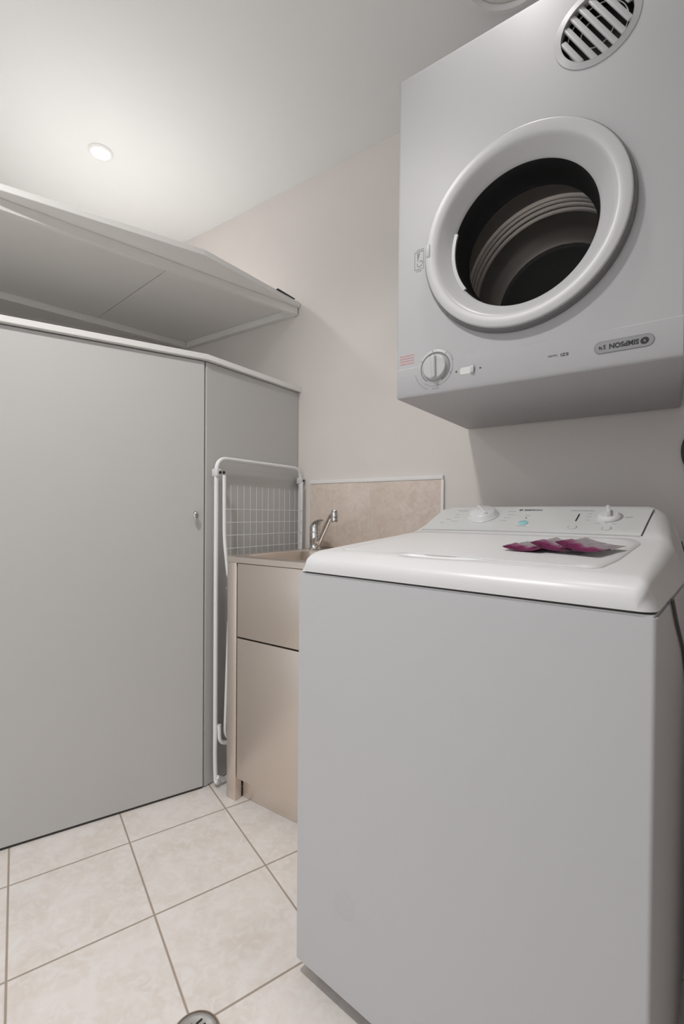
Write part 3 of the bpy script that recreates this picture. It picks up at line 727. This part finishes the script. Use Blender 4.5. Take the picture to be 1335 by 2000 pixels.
# drum
bm = bmesh.new()
pr = [(.1462, -.095), (.150, -.098), (.175, -.112), (.196, -.130), (.204, -.150), (.205, -.235)]
for c0 in (-.250, -.268, -.292, -.318):
    pr += [(.205, c0 + .007), (.200, c0 + .0045), (.1965, c0 + .001), (.1965, c0 - .001), (.200, c0 - .0045), (.205, c0 - .007)]
pr += [(.205, -.345), (.205, -.375), (.203, -.395), (.195, -.415), (.182, -.430), (.1715, -.437), (.1700, -.4355), (.1685, -.437), (.1685, -.445)]
lathe(bm, pr, dM, 128); drum = finish('drum', bm, M_drum, dr, smooth=40)
def perf():
    M = bpy.data.materials.new('perforated_dark_plate'); M.use_nodes = True; nt = M.node_tree; b = nt.nodes['Principled BSDF']; L = nt.links.new
    tc = nt.nodes.new('ShaderNodeTexCoord'); v = nt.nodes.new('ShaderNodeTexVoronoi'); v.inputs['Scale'].default_value = 62; v.inputs['Randomness'].default_value = .25
    L(tc.outputs['Object'], v.inputs['Vector'])
    cr = nt.nodes.new('ShaderNodeValToRGB'); cr.color_ramp.elements[0].position = .13; cr.color_ramp.elements[0].color = (.5, .48, .45, 1); cr.color_ramp.elements[1].position = .2; cr.color_ramp.elements[1].color = (.03, .03, .028, 1)
    L(v.outputs['Distance'], cr.inputs['Fac']); L(cr.outputs['Color'], b.inputs['Base Color']); b.inputs['Roughness'].default_value = .4; b.inputs['Metallic'].default_value = .5
    return M
bm = bmesh.new(); lathe(bm, [(.169, -.442), (.160, -.446), (.02, -.448), (0, -.448)], dM, 96); finish('drum_back', bm, perf(), drum)
# air grille
gM = frame((GX, 0, GZ), (1, 0, 0), (0, 0, 1))
bm = bmesh.new(); lathe(bm, [(.0788, .0003), (.0788, .0012), (.0778, .0018), (.0665, .0022), (.0655, .003), (.0655, -.014), (.0672, -.014), (.0672, .0003)], gM, 96, closed=True)
gr = finish('air_grille', bm, M_ring, dr, smooth=50)
ga = R(-59)
for k in range(-3, 4):
    off = k * .0187 + .004
    hl = math.sqrt(max(.0, .0662 ** 2 - (abs(off) + .004) ** 2))
    if hl < .012: continue
    bm = bmesh.new(); Mk = gM @ Matrix.Rotation(ga, 4, 'Z') @ Matrix.Translation((0, off, -.0045)) @ Matrix.Rotation(R(-24), 4, 'X')
    box(bm, -hl, hl, -.0064, .0064, -.0030, .0030, bev=.0026, seg=3, M=Mk); finish('slat', bm, M_ring, gr)
bm = bmesh.new()
for rr_ in (.030, .055): tube(bm, [gM @ Vector((rr_ * math.cos(2 * PI * k / 40), rr_ * math.sin(2 * PI * k / 40), -.0145)) for k in range(40)], .0012, 6, cyclic=True)
finish('guard_ring', bm, M_cons, gr)
bm = bmesh.new(); lathe(bm, [(.0672, -.013), (.0672, -.04), (0, -.04)], gM, 48); finish('grille_housing', bm, M_black, gr)
# timer knob
KM = frame((.110, -.0022, 1.3650 - DZ0), (1, 0, 0), (0, 0, 1))
bm = bmesh.new(); lathe(bm, [(0, 0), (.0455, 0), (.0455, .0008), (.044, .0016), (0, .0022)], KM, 64); kb = finish('timer_bezel', bm, M_dry, fas)
bm = bmesh.new(); arc_band(bm, 0, 0, .0352, .0385, -62, 118, .0021, .0026, KM, 40); arc_band(bm, 0, 0, .0365, .0385, 118, 236, .0021, .0026, KM, 30); finish('timer_scale', bm, M_grey, kb)
bm = bmesh.new(); arc_band(bm, 0, 0, .054, .0549, 190, 248, .0001, .0005, KM, 20); finish('timer_arc', bm, M_inkg, kb)
for a, rr_ in ((100, .043), (48, .0425), (-25, .0435), (150, .042), (-80, .0445)):
    bm = bmesh.new(); box(bm, rr_ * math.cos(R(a)) - .0011, rr_ * math.cos(R(a)) + .0011, rr_ * math.sin(R(a)) - .0011, rr_ * math.sin(R(a)) + .0011, .0017, .0023, M=KM); finish('timer_mark', bm, M_inkg, kb)
for k in range(4):
    bm = bmesh.new(); box(bm, -.008 + k * .0048, -.0052 + k * .0048, -.0525, -.0505, .0001, .0005, M=KM); finish('timer_mark', bm, M_inkg, kb)
bm = bmesh.new(); lathe(bm, [(0, .002), (.0320, .002), (.0320, .003), (.0305, .0032), (.0298, .0085), (.0275, .0105), (0, .0108)], KM, 56)
kn = finish('timer_knob', bm, M_ring, kb)
bm = bmesh.new(); lathe(bm, [(.0318, .0019), (.0332, .0019), (.0332, .0027), (.0318, .0027)], KM, 56, closed=True); finish('knob_ring', bm, M_grey, kb)
bm = bmesh.new(); box(bm, -.0062, .0062, -.0285, .0285, .0065, .0175, bev=.0045, seg=4, M=KM @ Matrix.Rotation(R(2), 4, 'Z')); finish('knob_grip', bm, M_ring, kn)
# heat selector slider
SM = frame((.193, -.0022, 1.3445 - DZ0), (1, 0, 0), (0, 0, 1))
bm = bmesh.new(); plate(bm, pill(-.003, 0, .034, .0165, .006), 0, .0008, SM); sl_ = finish('slider_slot', bm, M_cons, fas)
bm = bmesh.new(); box(bm, .006, .0155, -.0085, .0085, .0008, .0062, bev=.0022, M=SM); finish('slider_knob', bm, M_ring, sl_)
bm = bmesh.new(); lathe(bm, [(0, .0005), (.0022, .0005), (.0022, 0), (0, 0)], SM @ Matrix.Translation((-.029, .001, 0)), 10); finish('slider_mark', bm, M_ink, fas); bm = bmesh.new(); box(bm, .027, .031, -.001, .002, 0, .0005, M=SM); finish('slider_mark', bm, M_ink, fas)
# warning icon, warning text
IM = frame((.062, 0, 1.646 - DZ0), (1, 0, 0), (0, 0, 1)) @ Matrix.Translation((0, 0, .0002))
bm = bmesh.new()
for b_ in ((-.0125, .0125, .0215, .0225), (-.0125, .0125, -.0225, -.0215), (-.0125, -.0115, -.0215, .0215), (.0115, .0125, -.0215, .0215)): box(bm, *b_, 0, .0004, M=IM)
plate(bm, [(-.006, .018), (.002, .018), (-.004, -.003)], 0, .0004, IM)
arc_band(bm, .001, -.010, .005, .0066, 150, 360, 0, .0004, IM, 14); arc_band(bm, .005, -.006, .0035, .005, -40, 150, 0, .0004, IM, 12)
for k in range(4): box(bm, -.006 + .005 * k, -.003 + .005 * k, .0255, .0275, 0, .0004, M=IM); 
for k in range(3): box(bm, -.007 + .005 * k, -.004 + .005 * k, -.028, -.026, 0, .0004, M=IM)
finish('warning_icon', bm, M_inkg, dr)
bm = bmesh.new(); RM = frame((.0305, 0, 1.3975 - DZ0), (1, 0, 0), (0, 0, 1)) @ Matrix.Translation((0, 0, .0002)); random.seed(5)
for j in range(4):
    x = -.020
    while x < .018:
        l = random.uniform(.003, .008); box(bm, x, min(x + l, .020), .0115 - j * .0068, .0133 - j * .0068, 0, .0003, M=RM); x += l + .0015
finish('warning_text', bm, M_inkr, dr)
# badge, upside down like the machine
BM = frame((.5065, -.0022, 1.3415 - DZ0), (1, 0, 0), (0, 0, 1))
bm = bmesh.new(); plate(bm, pill(0, 0, .1000, .0232, .0115), 0, .0014, BM); bg = finish('name_badge', bm, M_silver, fas)
bm = bmesh.new(); plp = pill(0, 0, .1008, .0240, .0119); tube(bm, [BM @ Vector((x, y, .0006)) for x, y in plp], .0006, 6, cyclic=True); finish('badge_rim', bm, M_grey, bg)
UD = BM @ Matrix.Rotation(PI, 4, 'Z')
text_obj('lettering', 'SIMPSON', .0135, M_ink, bg, UD @ Matrix.Translation((-.0258, -.0045, .0016)), sx=.92, bold=.0005)
text_obj('lettering', '5', .0118, M_ink, bg, UD @ Matrix.Translation((.0300, -.0042, .0016)), sx=.9, bold=.0002)
text_obj('lettering', 'kg', .0072, M_ink, bg, UD @ Matrix.Translation((.0366, -.0005, .0016)), sx=.9, bold=.0002)
bm = bmesh.new(); emblem(bm, UD @ Matrix.Translation((-.0350, .0005, .0015)), .0072); finish('emblem', bm, M_ink, bg)
EM = frame((.4085, -.0022, 1.3415 - DZ0), (-1, 0, 0), (0, 0, -1))
text_obj('lettering', 'EZI', .0085, M_ink, fas, EM @ Matrix.Translation((0, -.003, .0004)), sx=1.35)
text_obj('lettering', 'loader', .0070, M_inkg, fas, EM @ Matrix.Translation((.0215, -.003, .0004)), sx=1.1)
# faint marks on the underside
bm = bmesh.new()
for k in range(5): box(bm, .245 + k * .013, .251 + k * .013, .30 + .006 * (k % 2), .309, -.0004, .0001)
finish('underside_marks', bm, M_seam, dr)
boxo('dark_gap_bracket', (.04, DW - .03, DD - .001, DD + .0015, .05, DH - .05), M_gap, dr)  # backing in gap colour, paints the dark gap between dryer and wall

# hose on the wall by the dryer, mostly outside the picture
hz = bmesh.new(); tube(hz, [(.043 + .052 + .040 * 1.0 * math.cos(a), 0, .062 * math.sin(a)) for a in [2 * PI * k / 32 for k in range(32)]], .011, 12, cyclic=True)
ho = finish('hose_loop', hz, M_cord, None); ho.location = (0, YB - .0125, 1.181); ho.location.x = 0.005
tag(ho, 'dark grey loop of hose on the wall at the right edge, between dryer and washer', 'hose')

# ------------------------------------------------------------------ floor waste
fdn = empty('floor_drain', (-.705, .578, 0))
tag(fdn, 'round metal floor drain with black slots set in the tiled floor', 'floor drain')
bm = bmesh.new(); lathe(bm, [(.047, .0002), (.0470, .0016), (.0435, .0022), (.0430, .0002)], Matrix.Identity(4), 48, closed=True); o = finish('ring', bm, M_brass, fdn); o['label'] = 'brownish outer ring'
bm = bmesh.new(); lathe(bm, [(.0428, .0002), (.0424, .0022), (.036, .0026), (.034, .0016), (0, .0016)], Matrix.Identity(4), 48); gt = finish('grate', bm, M_nickel, fdn)
for j, n_ in ((0, 5), (1, 4), (-1, 4)):
    for i in range(n_):
        x = (i - (n_ - 1) / 2) * .0115; bm = bmesh.new()
        plate(bm, pill(0, 0, .0042, .014, .0021, 5), .0010, .0021, Matrix.Rotation(R(-8), 4, 'Z') @ Matrix.Translation((x, j * .019, 0))); finish('slot', bm, M_blackp, gt)

# ------------------------------------------------------------------ ceiling fittings
def downlight(x, y, power, label):
    t = empty('downlight', (x, y, CEIL)); tag(t, label, 'ceiling light', 'recessed ceiling downlights')
    bm = bmesh.new(); lathe(bm, [(.048, -.0002), (.048, -.003), (.044, -.006), (.036, -.0055), (.034, -.0015), (.034, -.0002)], Matrix.Identity(4), 48, closed=True); finish('trim_ring', bm, M_trimw, t)
    bm = bmesh.new(); lathe(bm, [(0, -.0030), (.024, -.0034), (.0335, -.0012), (.0335, -.0004), (0, -.0004)], Matrix.Identity(4), 36)
    finish('lamp', bm, M_lamp, t)
    ld = bpy.data.lights.new('lamp_light', 'SPOT'); ld.energy = power; ld.color = LAMP_COL; ld.spot_size = R(150); ld.spot_blend = .9; ld.shadow_soft_size = .06
    lo = bpy.data.objects.new('lamp_light', ld); C.objects.link(lo); lo.parent = t; lo.location = (0, 0, -.012)
M_lamp = mat('lit_lamp', (1, 1, 1), .5, emit=(1, .98, .95), es=14)
labs = ['small lit recessed downlight in the ceiling above the raised platform', 'lit recessed downlight in the ceiling in front of the tumble dryer', 'lit recessed downlight in the ceiling near the cupboard door', 'lit recessed downlight farthest from the dryer, at the open end of the room']
for ((x, y), p), lb in zip(LAMPS, labs): downlight(x, y, p, lb)
ev = empty('ceiling_vent', (-.335, 1.305, CEIL)); tag(ev, 'round white ceiling fitting above the dryer, cut by the top of the picture', 'ceiling vent')
bm = bmesh.new(); lathe(bm, [(.140, -.0003), (.140, -.004), (.134, -.012), (.122, -.014), (.118, -.011), (.112, -.0003)], Matrix.Identity(4), 64, closed=True); finish('rim', bm, M_trimw, ev)
bm = bmesh.new(); lathe(bm, [(.1115, -.003), (.105, -.007), (.07, -.011), (0, -.012), (0, -.0004), (.1115, -.0004)], Matrix.Identity(4), 64); finish('cover', bm, M_shelf, ev)
